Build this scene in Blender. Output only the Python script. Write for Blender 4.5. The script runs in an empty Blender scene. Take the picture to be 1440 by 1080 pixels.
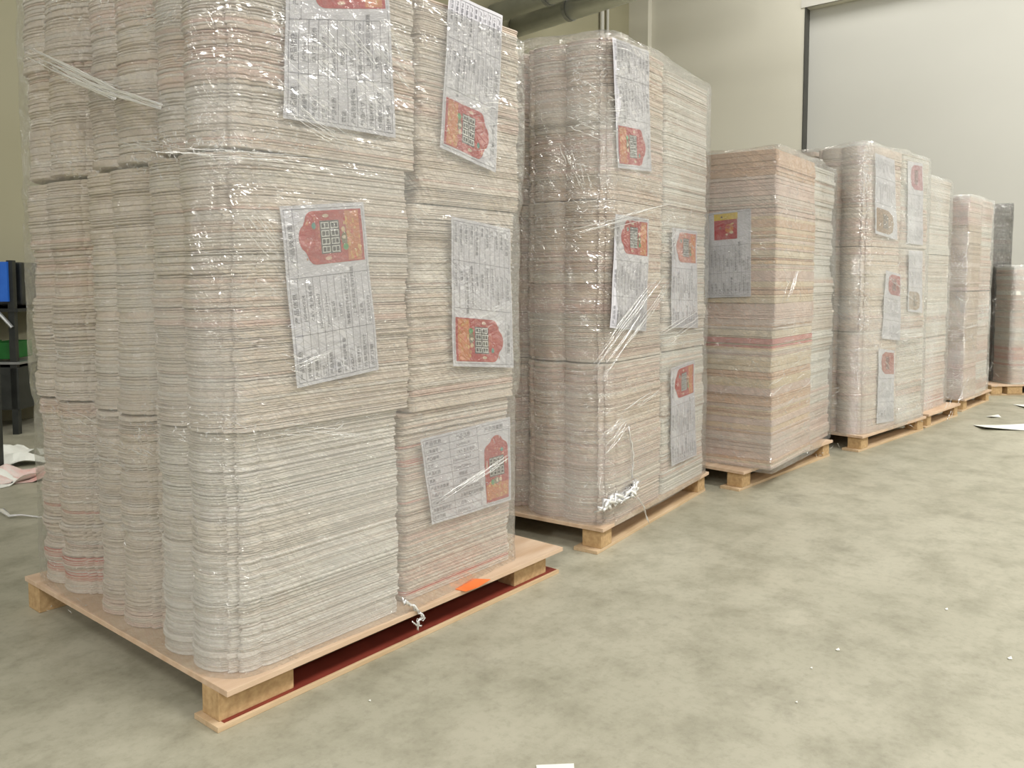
import bpy, math, random
import numpy as np
from mathutils import Vector, noise

# ------------------------------------------------------------------ camera, world, lights, exposure
S = bpy.context.scene
COL = S.collection
FPX, HORIZON, AXIS_Y, EYE = 1150.0, 395.0, 470.0, 1.0          # focal length in pixels of a 1440x1080 frame
TILT = math.atan((AXIS_Y - HORIZON) / FPX)
cam_d = bpy.data.cameras.new('camera')
cam_d.sensor_fit = 'HORIZONTAL'; cam_d.sensor_width = 36.0
cam_d.lens = 36.0 * FPX / 1440
cam_d.shift_y = -(540 - AXIS_Y) / 1440   # the photograph is slightly cropped
cam_d.clip_start = 0.05; cam_d.clip_end = 100
cam = bpy.data.objects.new('camera', cam_d); COL.objects.link(cam)
cam.location = (0, 0, EYE); cam.rotation_euler = (math.pi / 2 - TILT, 0, 0)
S.camera = cam

W = bpy.data.worlds.new('hall_light'); S.world = W; W.use_nodes = True
bg = W.node_tree.nodes['Background']
bg.inputs[0].default_value = (0.94, 0.93, 0.92, 1); bg.inputs[1].default_value = 0.20

def area(name, loc, target, power, sx, sy, col=(1, 0.97, 0.90)):
    d = bpy.data.lights.new(name, 'AREA'); d.shape = 'RECTANGLE'; d.size = sx; d.size_y = sy
    d.energy = power; d.color = col
    o = bpy.data.objects.new(name, d); COL.objects.link(o); o.location = loc
    o.rotation_euler = (Vector(target) - Vector(loc)).to_track_quat('-Z', 'Y').to_euler()
    return o
# assumed hall lamps plus unseen ones added for wall wash and film glints (aisle row on the viewer's right)
for (x, y, z, pw, sz) in ((3.2, 0.6, 6.0, 170, 0.40), (6.2, 3.6, 6.0, 190, 0.40), (6.6, 6.2, 6.0, 120, 0.40), (0.2, -3.6, 6.0, 210, 0.40),
                      (3.3, 8.6, 6.2, 70, 0.40), (-3.6, 3.6, 6.0, 30, 0.40), (-2.6, -7.2, 5.6, 300, 0.40), (6.8, -2.5, 6.0, 130, 0.40), (4.0, -7.5, 6.0, 120, 0.40),
                      (10.2, 2.6, 6.0, 50, 0.40), (13.5, -6.0, 5.6, 90, 0.3), (9.0, -12.5, 5.6, 90, 0.3), (1.5, -15.0, 5.6, 90, 0.3),  # the weak far ones are added for sparkle on the film
                      (12.4, 0.5, 5.4, 40, 0.2), (11.8, 2.2, 5.0, 22, 0.16), (14.0, -1.6, 5.2, 75, 0.25), (15.5, -3.4, 5.4, 75, 0.25), (9.6, 4.4, 5.4, 22, 0.16),  # added on the right for glints on the film
                      (-12.0, -3.0, 5.6, 45, 0.25), (-9.0, -7.0, 5.6, 45, 0.25), (-15.0, 1.0, 5.6, 40, 0.25)):  # added far left for glints on the left faces
    area('unseen_light', (x, y, z), (x + (0.6 if z < 6 else 0.0), y + (2.2 if z < 6 else 0.01), 0.0), pw * 1.05, sz * 0.9, sz * 5.5)   # drawn out long to widen the film's highlights

S.view_settings.view_transform = 'Standard'; S.view_settings.look = 'None'
S.view_settings.gamma = 1.0; S.view_settings.use_curve_mapping = False
S.view_settings.exposure = 0.27
try:
    S.cycles.max_bounces = 8; S.cycles.transparent_max_bounces = 16
    S.cycles.caustics_reflective = False; S.cycles.caustics_refractive = False
    S.cycles.sample_clamp_indirect = 3.0
except Exception: pass

# ------------------------------------------------------------------ helpers
def ray(px, py):
    ct, st = math.cos(TILT), math.sin(TILT)
    x, y = (px - 720) / FPX, (AXIS_Y - py) / FPX
    return Vector((x, ct + y * st, -st + y * ct))
def on_floor(px, py, z=0.0):
    d = ray(px, py); t = (z - EYE) / d.z
    return Vector((0, 0, EYE)) + d * t
def on_plane(px, py, p, n):
    d = ray(px, py); c = Vector((0, 0, EYE)); t = (Vector(p) - c).dot(n) / d.dot(n)
    return c + d * t

def props(o, label=None, cat=None, group=None, kind=None):
    if label: o['label'] = label
    if cat: o['category'] = cat
    if group: o['group'] = group
    if kind: o['kind'] = kind
    return o
def empty(name, loc=(0, 0, 0), rz=0.0):
    o = bpy.data.objects.new(name, None); COL.objects.link(o)
    o.empty_display_size = 0.1
    o.location = loc; o.rotation_euler = (0, 0, rz); return o
class MB:
    def __init__(s): s.v = []; s.f = []; s.c = []
    def add(s, vs, fs, col=None):
        b = len(s.v); s.v += [tuple(v) for v in vs]; s.f += [tuple(b + i for i in f) for f in fs]
        s.c += [col or (1, 1, 1)] * len(vs)
    def box(s, x0, x1, y0, y1, z0, z1, col=None):
        s.add([(x0,y0,z0),(x1,y0,z0),(x1,y1,z0),(x0,y1,z0),(x0,y0,z1),(x1,y0,z1),(x1,y1,z1),(x0,y1,z1)],
              [(3,2,1,0),(4,5,6,7),(0,1,5,4),(1,2,6,5),(2,3,7,6),(3,0,4,7)], col)
    def tube(s, pts, r, n=6, col=None, taper=None):
        pts = [Vector(p) for p in pts]; vs = []; fs = []; m = len(pts)
        for i, p in enumerate(pts):
            t = (pts[min(i+1, m-1)] - pts[max(i-1, 0)]).normalized()
            a = t.orthogonal().normalized() if i == 0 else (a - t * a.dot(t)).normalized()
            b = t.cross(a); rr = r * (taper[i] if taper else 1)
            for k in range(n):
                th = 2 * math.pi * k / n
                vs.append(p + (a * math.cos(th) + b * math.sin(th)) * rr)
        for i in range(m - 1):
            for k in range(n):
                fs.append((i*n+k, i*n+(k+1) % n, (i+1)*n+(k+1) % n, (i+1)*n+k))
        fs.append(tuple(range(n))[::-1]); fs.append(tuple((m-1)*n+k for k in range(n)))
        s.add(vs, fs, col)
    def build(s, name, mat, parent=None, smooth=False, colors=False, bevel=0):
        me = bpy.data.meshes.new(name); me.from_pydata(s.v, [], s.f)
        if smooth: me.shade_smooth()
        if colors:
            at = me.color_attributes.new('tint', 'FLOAT_COLOR', 'POINT')
            a = np.ones((len(s.v), 4), dtype=np.float32); a[:, :3] = np.array(s.c, dtype=np.float32)
            at.data.foreach_set('color', a.ravel())
        me.materials.append(mat); me.update()
        o = bpy.data.objects.new(name, me); COL.objects.link(o)
        if parent: o.parent = parent
        if bevel:
            b = o.modifiers.new('bevel', 'BEVEL'); b.width = bevel; b.segments = 2; b.limit_method = 'ANGLE'
        return o

# ------------------------------------------------------------------ materials
def newmat(name):
    m = bpy.data.materials.new(name); m.use_nodes = True; nt = m.node_tree; nt.nodes.clear()
    out = nt.nodes.new('ShaderNodeOutputMaterial'); return m, nt, out
def N(nt, t, **kw):
    n = nt.nodes.new(t)
    for k, v in kw.items():
        if k.startswith('_'): setattr(n, k[1:], v)
        else: n.inputs[k.replace('__', ' ')].default_value = v
    return n
def L(nt, a, b): nt.links.new(a, b)
def ramp(nt, fac, stops):
    r = nt.nodes.new('ShaderNodeValToRGB'); L(nt, fac, r.inputs[0]); e = r.color_ramp.elements
    while len(e) < len(stops): e.new(0.5)
    for i, (p, c) in enumerate(stops): e[i].position = p; e[i].color = (*c, 1) if len(c) == 3 else c
    return r.outputs[0]
def noisy(name, c1, c2, scale=8, rough=0.7, bump=0.0, bscale=60, stretch=(1, 1, 1), detail=5, spec=0.4, metallic=0.0):
    m, nt, out = newmat(name)
    p = N(nt, 'ShaderNodeBsdfPrincipled', Roughness=rough, Metallic=metallic); p.inputs['Specular IOR Level'].default_value = spec
    tc = N(nt, 'ShaderNodeTexCoord'); mp = N(nt, 'ShaderNodeMapping', Scale=stretch); L(nt, tc.outputs['Object'], mp.inputs[0])
    n = N(nt, 'ShaderNodeTexNoise', Scale=scale, Detail=detail); L(nt, mp.outputs[0], n.inputs['Vector'])
    L(nt, ramp(nt, n.outputs['Fac'], [(0.3, c1), (0.7, c2)]), p.inputs['Base Color'])
    if bump:
        n2 = N(nt, 'ShaderNodeTexNoise', Scale=bscale, Detail=4); L(nt, mp.outputs[0], n2.inputs['Vector'])
        b = N(nt, 'ShaderNodeBump', Strength=bump, Distance=0.004); L(nt, n2.outputs['Fac'], b.inputs['Height']); L(nt, b.outputs[0], p.inputs['Normal'])
    L(nt, p.outputs[0], out.inputs[0]); return m
def tinted(name, rough=0.75, var=0.06, spec=0.3, scale=30):
    m, nt, out = newmat(name)
    p = N(nt, 'ShaderNodeBsdfPrincipled', Roughness=rough); p.inputs['Specular IOR Level'].default_value = spec
    a = N(nt, 'ShaderNodeAttribute', _attribute_name='tint')
    n = N(nt, 'ShaderNodeTexNoise', Scale=scale, Detail=4); tc = N(nt, 'ShaderNodeTexCoord'); L(nt, tc.outputs['Object'], n.inputs['Vector'])
    g = ramp(nt, n.outputs['Fac'], [(0.3, (1 - var,) * 3), (0.7, (1, 1, 1))])
    mx = N(nt, 'ShaderNodeMix', _data_type='RGBA', _blend_type='MULTIPLY'); mx.inputs[0].default_value = 1
    L(nt, a.outputs['Color'], mx.inputs[6]); L(nt, g, mx.inputs[7]); L(nt, mx.outputs[2], p.inputs['Base Color'])
    L(nt, p.outputs[0], out.inputs[0]); return m

def film(name, haze=0.10, white=(0.84, 0.86, 0.85), dark=False, scale=1.0):
    m, nt, out = newmat(name)
    tc = N(nt, 'ShaderNodeTexCoord'); uv = tc.outputs['UV']          # UV = metres round the load, metres up
    def nz(rot, sc, s, d=4, typ='FBM', dist=0.0):
        mp0 = N(nt, 'ShaderNodeMapping', Rotation=(0, 0, rot)); L(nt, uv, mp0.inputs[0])
        mp = N(nt, 'ShaderNodeMapping', Scale=sc); L(nt, mp0.outputs[0], mp.inputs[0])
        n = N(nt, 'ShaderNodeTexNoise', Scale=s, Detail=d, _noise_type=typ, Distortion=dist); L(nt, mp.outputs[0], n.inputs['Vector']); return n.outputs[0]
    def math_(op, a, b=None, clamp=False):
        q = N(nt, 'ShaderNodeMath', _operation=op, _use_clamp=clamp)
        for i, x in enumerate((a, b)):
            if x is None: continue
            if isinstance(x, (int, float)): q.inputs[i].default_value = x
            else: L(nt, x, q.inputs[i])
        return q.outputs[0]
    st1 = nz(0.55, (1.0, 14, 1), 5 * scale, 5)             # long creases falling one way
    st2 = nz(-0.28, (1.0, 16, 1), 6 * scale, 5)            # and the other
    fine = nz(0.1, (1, 2.5, 1), 55 * scale, 6, dist=0.6)    # crinkles
    patch = nz(0, (1, 1, 1), 3.2, 3)
    pmask = ramp(nt, patch, [(0.42, (0, 0, 0)), (0.62, (1, 1, 1))])
    def line(x, c, w): return ramp(nt, x, [(c - w, (0, 0, 0)), (c, (1, 1, 1)), (c + w, (0, 0, 0))])
    st3 = nz(1.1, (1.0, 9, 1), 4 * scale, 4)
    ridges = math_('ADD', math_('ADD', line(st1, 0.50, 0.022), line(st2, 0.52, 0.020)), math_('MULTIPLY', line(st3, 0.47, 0.02), 0.8))
    fmsk = ramp(nt, patch, [(0.50, (0, 0, 0)), (0.66, (1, 1, 1))])
    cr = line(fine, 0.5, 0.06)
    wav = nz(0.2, (1, 2.2, 1), 9 * scale, 2)
    h = math_('ADD', math_('ADD', math_('MULTIPLY', ridges, 0.9), math_('MULTIPLY', math_('MULTIPLY', cr, fmsk), 1.0)), math_('MULTIPLY', wav, 2.5))
    b = N(nt, 'ShaderNodeBump', Strength=1.0, Distance=0.0075); L(nt, h, b.inputs['Height'])
    lw = N(nt, 'ShaderNodeLayerWeight', Blend=0.35); L(nt, b.outputs[0], lw.inputs['Normal'])
    fac = math_('ADD', math_('MULTIPLY', lw.outputs['Facing'], 0.40), 0.14, True)
    tr = N(nt, 'ShaderNodeBsdfTransparent', Color=(0.97, 0.97, 0.96, 1) if not dark else (0.30, 0.29, 0.26, 1))
    gl = N(nt, 'ShaderNodeBsdfGlossy', Color=(1, 1, 1, 1), Roughness=0.13); L(nt, b.outputs[0], gl.inputs['Normal'])
    df = N(nt, 'ShaderNodeBsdfDiffuse', Color=(*white, 1))
    mx = N(nt, 'ShaderNodeMixShader'); L(nt, fac, mx.inputs[0]); L(nt, tr.outputs[0], mx.inputs[1]); L(nt, gl.outputs[0], mx.inputs[2])
    crease = line(st1, 0.50, 0.03)
    glr = N(nt, 'ShaderNodeAttribute', _attribute_name='glare_haze')       # painted glare: haze weight, heavier on the right side
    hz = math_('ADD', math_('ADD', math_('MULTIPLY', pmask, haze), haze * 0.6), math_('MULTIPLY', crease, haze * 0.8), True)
    hz = math_('MULTIPLY', hz, glr.outputs['Fac'], True)
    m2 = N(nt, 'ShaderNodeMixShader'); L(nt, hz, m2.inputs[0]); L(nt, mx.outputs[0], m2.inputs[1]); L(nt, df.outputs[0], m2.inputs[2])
    L(nt, m2.outputs[0], out.inputs[0]); return m

M = {}
M['paper'] = tinted('paper_edges', 0.8, 0.07)
M['print'] = tinted('printed_ink', 0.55, 0.10, 0.4, 90)
M['label'] = noisy('label_paper', (0.64, 0.635, 0.70), (0.71, 0.705, 0.76), 6, 0.55)
M['ink'] = noisy('black_ink', (0.10, 0.10, 0.13), (0.14, 0.14, 0.17), 10, 0.6)
M['ply'] = noisy('plywood', (0.50, 0.35, 0.20), (0.66, 0.50, 0.33), 5, 0.7, 0.25, 40, (1, 7, 7))
M['ply_face'] = noisy('plywood_face', (0.55, 0.38, 0.25), (0.68, 0.52, 0.38), 4, 0.7, 0.2, 40, (1, 6, 6))
M['block'] = noisy('chip_block', (0.42, 0.27, 0.13), (0.58, 0.40, 0.21), 60, 0.85, 0.4, 90)
M['red_ply_shaded'] = noisy('red_faced_ply_shaded', (0.17, 0.03, 0.02), (0.24, 0.045, 0.03), 12, 0.5)  # red facing, darkened to put the deck's shade into its colour
M['orange'] = noisy('orange_paper', (0.85, 0.17, 0.03), (0.9, 0.24, 0.06), 12, 0.5)
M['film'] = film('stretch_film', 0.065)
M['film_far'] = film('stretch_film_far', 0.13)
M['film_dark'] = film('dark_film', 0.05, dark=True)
def bunched():
    m, nt, out = newmat('bunched_film')
    g = N(nt, 'ShaderNodeBsdfGlossy', Color=(1, 1, 1, 1), Roughness=0.20); d = N(nt, 'ShaderNodeBsdfDiffuse', Color=(0.95, 0.95, 0.95, 1))
    t = N(nt, 'ShaderNodeBsdfTransparent'); x = N(nt, 'ShaderNodeMixShader', Fac=0.62); y = N(nt, 'ShaderNodeMixShader', Fac=0.95)
    n = N(nt, 'ShaderNodeTexNoise', Scale=90, Detail=3); tc = N(nt, 'ShaderNodeTexCoord'); L(nt, tc.outputs['Object'], n.inputs['Vector'])
    b = N(nt, 'ShaderNodeBump', Strength=0.5, Distance=0.002); L(nt, n.outputs[0], b.inputs['Height']); L(nt, b.outputs[0], g.inputs['Normal'])
    L(nt, d.outputs[0], x.inputs[1]); L(nt, g.outputs[0], x.inputs[2]); L(nt, t.outputs[0], y.inputs[1]); L(nt, x.outputs[0], y.inputs[2]); L(nt, y.outputs[0], out.inputs[0]); return m
M['white_film'] = bunched()
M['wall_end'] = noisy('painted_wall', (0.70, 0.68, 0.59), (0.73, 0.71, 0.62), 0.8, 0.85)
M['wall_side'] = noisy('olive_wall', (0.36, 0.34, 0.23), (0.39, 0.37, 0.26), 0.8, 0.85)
M['shutter'] = noisy('shutter_paint', (0.61, 0.61, 0.57), (0.64, 0.64, 0.60), 0.6, 0.6)
M['frame'] = noisy('frame_paint', (0.66, 0.65, 0.60), (0.70, 0.69, 0.64), 3, 0.5)
M['dark'] = noisy('dark_gap', (0.06, 0.06, 0.055), (0.08, 0.08, 0.07), 5, 0.7)
M['duct'] = noisy('galvanised_duct', (0.55, 0.57, 0.54), (0.72, 0.74, 0.70), 3, 0.30, metallic=0.45)
M['ceil'] = noisy('ceiling_paint', (0.12, 0.13, 0.10), (0.16, 0.17, 0.13), 2, 0.8)
M['black'] = noisy('black_steel', (0.012, 0.014, 0.013), (0.03, 0.033, 0.03), 10, 0.4)
M['blue'] = noisy('blue_paint', (0.02, 0.12, 0.55), (0.03, 0.16, 0.65), 10, 0.4)
M['green'] = noisy('green_plastic', (0.005, 0.09, 0.012), (0.01, 0.13, 0.02), 10, 0.5)
M['steel'] = noisy('grey_steel', (0.25, 0.26, 0.26), (0.35, 0.36, 0.36), 10, 0.3, metallic=0.6)
M['scrap'] = noisy('scrap_paper', (0.78, 0.80, 0.74), (0.86, 0.87, 0.82), 10, 0.7)

def concrete():
    m, nt, out = newmat('polished_concrete')
    p = N(nt, 'ShaderNodeBsdfPrincipled'); p.inputs['Specular IOR Level'].default_value = 0.45
    tc = N(nt, 'ShaderNodeTexCoord'); v = tc.outputs['Object']
    def nz(s, d, r=0.6):
        n = N(nt, 'ShaderNodeTexNoise', Scale=s, Detail=d, Roughness=r); L(nt, v, n.inputs['Vector']); return n.outputs['Fac']
    def mix(a, b, f, mode='MIX'):
        x = N(nt, 'ShaderNodeMix', _data_type='RGBA', _blend_type=mode)
        if isinstance(f, float): x.inputs[0].default_value = f
        else: L(nt, f, x.inputs[0])
        for q, i in ((a, 6), (b, 7)):
            if isinstance(q, tuple): x.inputs[i].default_value = (*q, 1)
            else: L(nt, q, x.inputs[i])
        return x.outputs[2]
    base = ramp(nt, nz(0.9, 6), [(0.34, (0.355, 0.342, 0.262)), (0.5, (0.415, 0.398, 0.312)), (0.68, (0.47, 0.452, 0.36))])
    mott = ramp(nt, nz(5.5, 8, 0.7), [(0.33, (0.72, 0.72, 0.69)), (0.56, (1, 1, 1))])
    c = mix(base, mott, 1.0, 'MULTIPLY')
    sp = ramp(nt, nz(42, 6, 0.7), [(0.35, (0.88, 0.88, 0.87)), (0.5, (1, 1, 1))])
    c = mix(c, sp, 1.0, 'MULTIPLY')
    stain = ramp(nt, nz(2.3, 9, 0.72), [(0.585, (0, 0, 0)), (0.72, (0.6, 0.6, 0.6))])
    c = mix(c, (0.20, 0.19, 0.145), stain)
    L(nt, c, p.inputs['Base Color'])
    L(nt, ramp(nt, nz(4, 5), [(0.3, (0.34,) * 3), (0.7, (0.55,) * 3)]), p.inputs['Roughness'])
    b = N(nt, 'ShaderNodeBump', Strength=0.12, Distance=0.003); L(nt, nz(30, 6), b.inputs['Height']); L(nt, b.outputs[0], p.inputs['Normal'])
    L(nt, p.outputs[0], out.inputs[0]); return m
M['floor'] = concrete()

# ------------------------------------------------------------------ the hall
ROW = math.radians(50.0); RU = Vector((math.cos(ROW), math.sin(ROW), 0)); RW = Vector((-math.sin(ROW), math.cos(ROW), 0))
def hall(u, w, z): return RU * u + RW * w + Vector((0, 0, z))
hall_rot = ROW
def hallbox(name, mat, u0, u1, w0, w1, z0, z1, kind='structure', parent=None):
    m = MB(); m.box(u0, u1, w0, w1, z0, z1); o = m.build(name, mat, parent)
    if not parent: o.rotation_euler = (0, 0, hall_rot)
    if kind: o['kind'] = kind
    return o
UE = 10.5
_r = ray(887, 300); WL = (RW.x * _r.x + RW.y * _r.y) * UE / (RU.x * _r.x + RU.y * _r.y)
m = MB(); m.box(-9, UE + 0.3, -15, WL + 0.3, -0.1, 0.0); fl = m.build('floor', M['floor']); fl.rotation_euler = (0, 0, hall_rot); fl['kind'] = 'structure'
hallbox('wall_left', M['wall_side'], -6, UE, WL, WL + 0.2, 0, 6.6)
# end wall with the opening that holds the big shutter door
PW = 3.10                                    # w coordinate of the opening's left edge
p1130 = on_plane(1130, 120, hall(UE, 0, 0), RU); PW = p1130.dot(RW)
TOPZ = on_plane(1131, 11, hall(UE, 0, 0), RU).z
m = MB()
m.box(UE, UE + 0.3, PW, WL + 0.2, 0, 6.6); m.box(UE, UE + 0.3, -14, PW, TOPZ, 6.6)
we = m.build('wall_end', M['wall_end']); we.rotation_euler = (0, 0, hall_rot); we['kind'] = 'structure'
d1 = hallbox('door_1', M['shutter'], UE + 0.14, UE + 0.19, -14, PW, 0, TOPZ)
tr1 = hallbox('trim_1', M['frame'], UE - 0.012, UE + 0.02, -14, PW + 0.05, TOPZ + 0.0, TOPZ + 0.12)
tr2 = hallbox('trim_2', M['dark'], UE - 0.006, UE + 0.14, PW - 0.008, PW + 0.004, 0, TOPZ)
tr3 = hallbox('trim_3', M['wall_end'], UE - 0.10, UE, WL - 0.32, WL, 0, 6.6)
ce = hallbox('ceiling', M['ceil'], 5.6, UE + 0.2, 3.0, WL + 0.2, 6.6, 6.7)

# ventilation ducts over the row, running square to the side wall
def duct(px, py, u, r, label, flange=True):
    d = Vector((-0.687, 0.727, 0)); P = on_plane(px, py, hall(u, 0, 0), RU); t = (WL - 0.03 - P.dot(RW)) / d.dot(RW); A_ = P + d * t
    n_ = (t + 3.2); e = empty('ventilation_duct', A_, math.atan2(d.y, d.x) - math.pi / 2)
    m = MB(); m.tube([(0, -n_, 0), (0, 0, 0)], r, 24); m.build('duct_pipe', M['duct'], e).data.shade_smooth()
    if flange:
        for k in range(3):
            y = -0.9 - k * 1.3; m = MB(); m.tube([(0, y, 0), (0, y + 0.05, 0)], r * 1.07, 24); m.build('pipe_collar', M['steel'], e)
    props(e, label, 'duct', 'metal ducts under the ceiling')
duct(770, 24, 7.75, 0.12, 'lowest shiny metal duct pipe above the tall wrapped stacks')
duct(740, 4, 7.35, 0.11, 'grey metal duct pipe running just above the lowest one')
duct(720, -24, 7.9, 0.15, 'thick metal duct pipe highest under the dark ceiling', False)
_r = ray(843, 40); _k = WL / (RW.x * _r.x + RW.y * _r.y); e = empty('conduit', hall((RU.x * _r.x + RU.y * _r.y) * _k, WL - 0.04, 0), hall_rot)
m = MB(); m.tube([(0, 0, 0), (0, 0, 6.4)], 0.03, 10); m.build('conduit_pipe', M['frame'], e)
m = MB(); m.tube([(0.14, 0, 0), (0.14, 0, 6.4)], 0.02, 10); m.build('conduit_pipe', M['frame'], e)
props(e, 'pair of thin vertical conduits on the olive side wall', 'conduit')

# ------------------------------------------------------------------ pallets
DECK = 0.095
class Frame:
    def __init__(s, o, yaw):
        s.o = Vector((o[0], o[1], 0)); s.yaw = math.radians(yaw)
        s.u = Vector((math.cos(s.yaw), math.sin(s.yaw), 0)); s.w = Vector((-math.sin(s.yaw), math.cos(s.yaw), 0))
    def p(s, u, w, z=0.0): return s.o + s.u * u + s.w * w + Vector((0, 0, z))
def pallet(fr, Lu, Lw, label, blocks, red=False, board=True, far_floor=False):
    e = empty('shipping_pallet', fr.o, fr.yaw)
    props(e, label, 'pallet', 'plywood pallets in the row')
    m = MB(); m.box(0, Lu, 0, Lw, DECK - 0.014, DECK); m.build('deck_board', M['ply_face'], e, bevel=0.001)
    bt = 0.013
    for (w0, w1) in ((0.016, 0.115), (Lw / 2 - 0.05, Lw / 2 + 0.05)):
        u0_ = -0.015 if w0 < 0.1 else 0.28
        m = MB(); m.box(u0_, Lu, w0, w1, 0, bt); bb = m.build('bottom_board', M['ply'], e, bevel=0.001)
        if red and w0 < 0.1:
            m = MB(); m.box(u0_ + 0.02, Lu - 0.004, w0 + 0.007, w1 - 0.002, bt, bt + 0.0006); m.build('red_facing', M['red_ply_shaded'], bb)['label'] = 'red facing film on the board, coloured dark as in shade'
    for (u0, u1, w0, w1, ground) in blocks:
        m = MB(); m.box(u0, u1, w0, w1, 0.0 if ground else bt, DECK - 0.014); m.build('block', M['block'], e, bevel=0.002)
    return e

F1 = Frame((-0.629, 1.750), 50.8); F2 = Frame((0.333, 2.936), 56.2); F3 = Frame((1.10, 3.83), 47.0)
F4 = Frame((2.045, 4.72), 44.2); F5 = Frame((2.83, 5.50), 46); F6 = Frame((3.46, 6.20), 47); F7 = Frame((4.17, 7.07), 6)
def std_blocks(Lu, Lw, a=0.10, far=True, mid=True):
    r = [(0.015, 0.015 + a, 0.015, 0.095, False), (Lu - a - 0.015, Lu - 0.015, 0.015, 0.095, False),
         (0.015, 0.015 + a, Lw / 2 - 0.04, Lw / 2 + 0.04, False), (Lu - a - 0.015, Lu - 0.015, Lw / 2 - 0.04, Lw / 2 + 0.04, False),
         (0.005, 0.005 + a, Lw - 0.09, Lw - 0.01, True)]
    return r
p = pallet(F1, 1.27, 1.12, 'nearest plywood pallet, with a red-topped lower board and long corner block',
       [(0.0, 0.20, 0.035, 0.105, False), (1.05, 1.22, 0.035, 0.105, False), (0.3, 0.5, 0.5, 0.58, False), (1.05, 1.22, 0.5, 0.58, False), (0.005, 0.09, 1.03, 1.11, True)], red=True)
pallet(F2, 1.085, 1.05, 'plywood pallet second from the nearest, under the tallest pink-edged load', std_blocks(1.085, 1.05, 0.085))
pallet(F3, 1.07, 1.0, 'plywood pallet under the squarish load with the yellow and red label', std_blocks(1.07, 1.0, 0.085))
pallet(F4, 1.02, 1.0, 'plywood pallet under the load with glittering film and five labels', std_blocks(1.02, 1.0, 0.10))
pallet(F5, 0.71, 0.95, 'plywood pallet with bare deck showing before its narrow load', std_blocks(0.71, 0.95, 0.08))
pallet(F6, 0.80, 0.95, 'plywood pallet under the brown-sided two layer load', std_blocks(0.80, 0.95, 0.10))
pallet(F7, 1.15, 1.0, 'farthest plywood pallet, turned square on, under the black-wrapped load', [(0.01, 0.11, 0.01, 0.1, False), (0.16, 0.30, 0.01, 0.1, False), (0.6, 0.7, 0.01, 0.1, False), (0.01, 0.11, 0.45, 0.55, False)])

# ------------------------------------------------------------------ paper stacks
def lobed(L_, W_, k=1.0, seg=7, dent=0.035):
    """sheet outline, u 0..L, w 0..W: square far end, cloud-like scallops at u=0 (two big lobes, two shoulders)"""
    pts = []
    def arc(c, ru, rw, a0, a1, n):
        for i in range(n + 1):
            a = math.radians(a0 + (a1 - a0) * i / n); pts.append((c[0] + ru * math.cos(a), c[1] + rw * math.sin(a)))
    r = 0.006
    pts.append((L_, r)); pts.append((L_ - r, 0.0))
    pts.append((L_ * 0.5, 0.0)); pts.append((0.17 * k, 0.0))
    q = W_ / 2; s = 0.26 * q; b = q - s                   # shoulder half-lobe, big lobe width
    arc((0.125 * k, 0.012), 0.028 * k, 0.012, 275, 190, 3)
    arc((0.085 * k, s * 0.50), 0.040 * k, s * 0.40, 265, 185, 3)
    arc((0.050 * k + dent * 0.3, s * 0.88), 0.034 * k, s * 0.30, 262, 190, 3)
    arc((0.040 * k, s + b / 2), 0.040 * k, b / 2, 262, 105, seg)
    pts.append((0.022 * k, q))
    lo = list(pts)
    for (u, w) in reversed(lo[:-1]): pts.append((u, W_ - w))
    return pts[::-1] if area2(pts) < 0 else pts
def rect(L_, W_, r=0.01):
    pts = []
    for (cx, cy, a0) in ((L_ - r, W_ - r, 0), (r, W_ - r, 90), (r, r, 180), (L_ - r, r, 270)):
        for i in range(4):
            a = math.radians(a0 + 30 * i); pts.append((cx + r * math.cos(a), cy + r * math.sin(a)))
    # mid points on the long sides keep the sag smooth
    out = []
    for i, p_ in enumerate(pts):
        out.append(p_); q_ = pts[(i + 1) % len(pts)]
        d = math.hypot(q_[0] - p_[0], q_[1] - p_[1])
        if d > 0.15:
            n = int(d / 0.08)
            for j in range(1, n): out.append((p_[0] + (q_[0] - p_[0]) * j / n, p_[1] + (q_[1] - p_[1]) * j / n))
    return out
def area2(p_): return sum(p_[i][0] * p_[(i+1) % len(p_)][1] - p_[(i+1) % len(p_)][0] * p_[i][1] for i in range(len(p_)))

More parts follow.
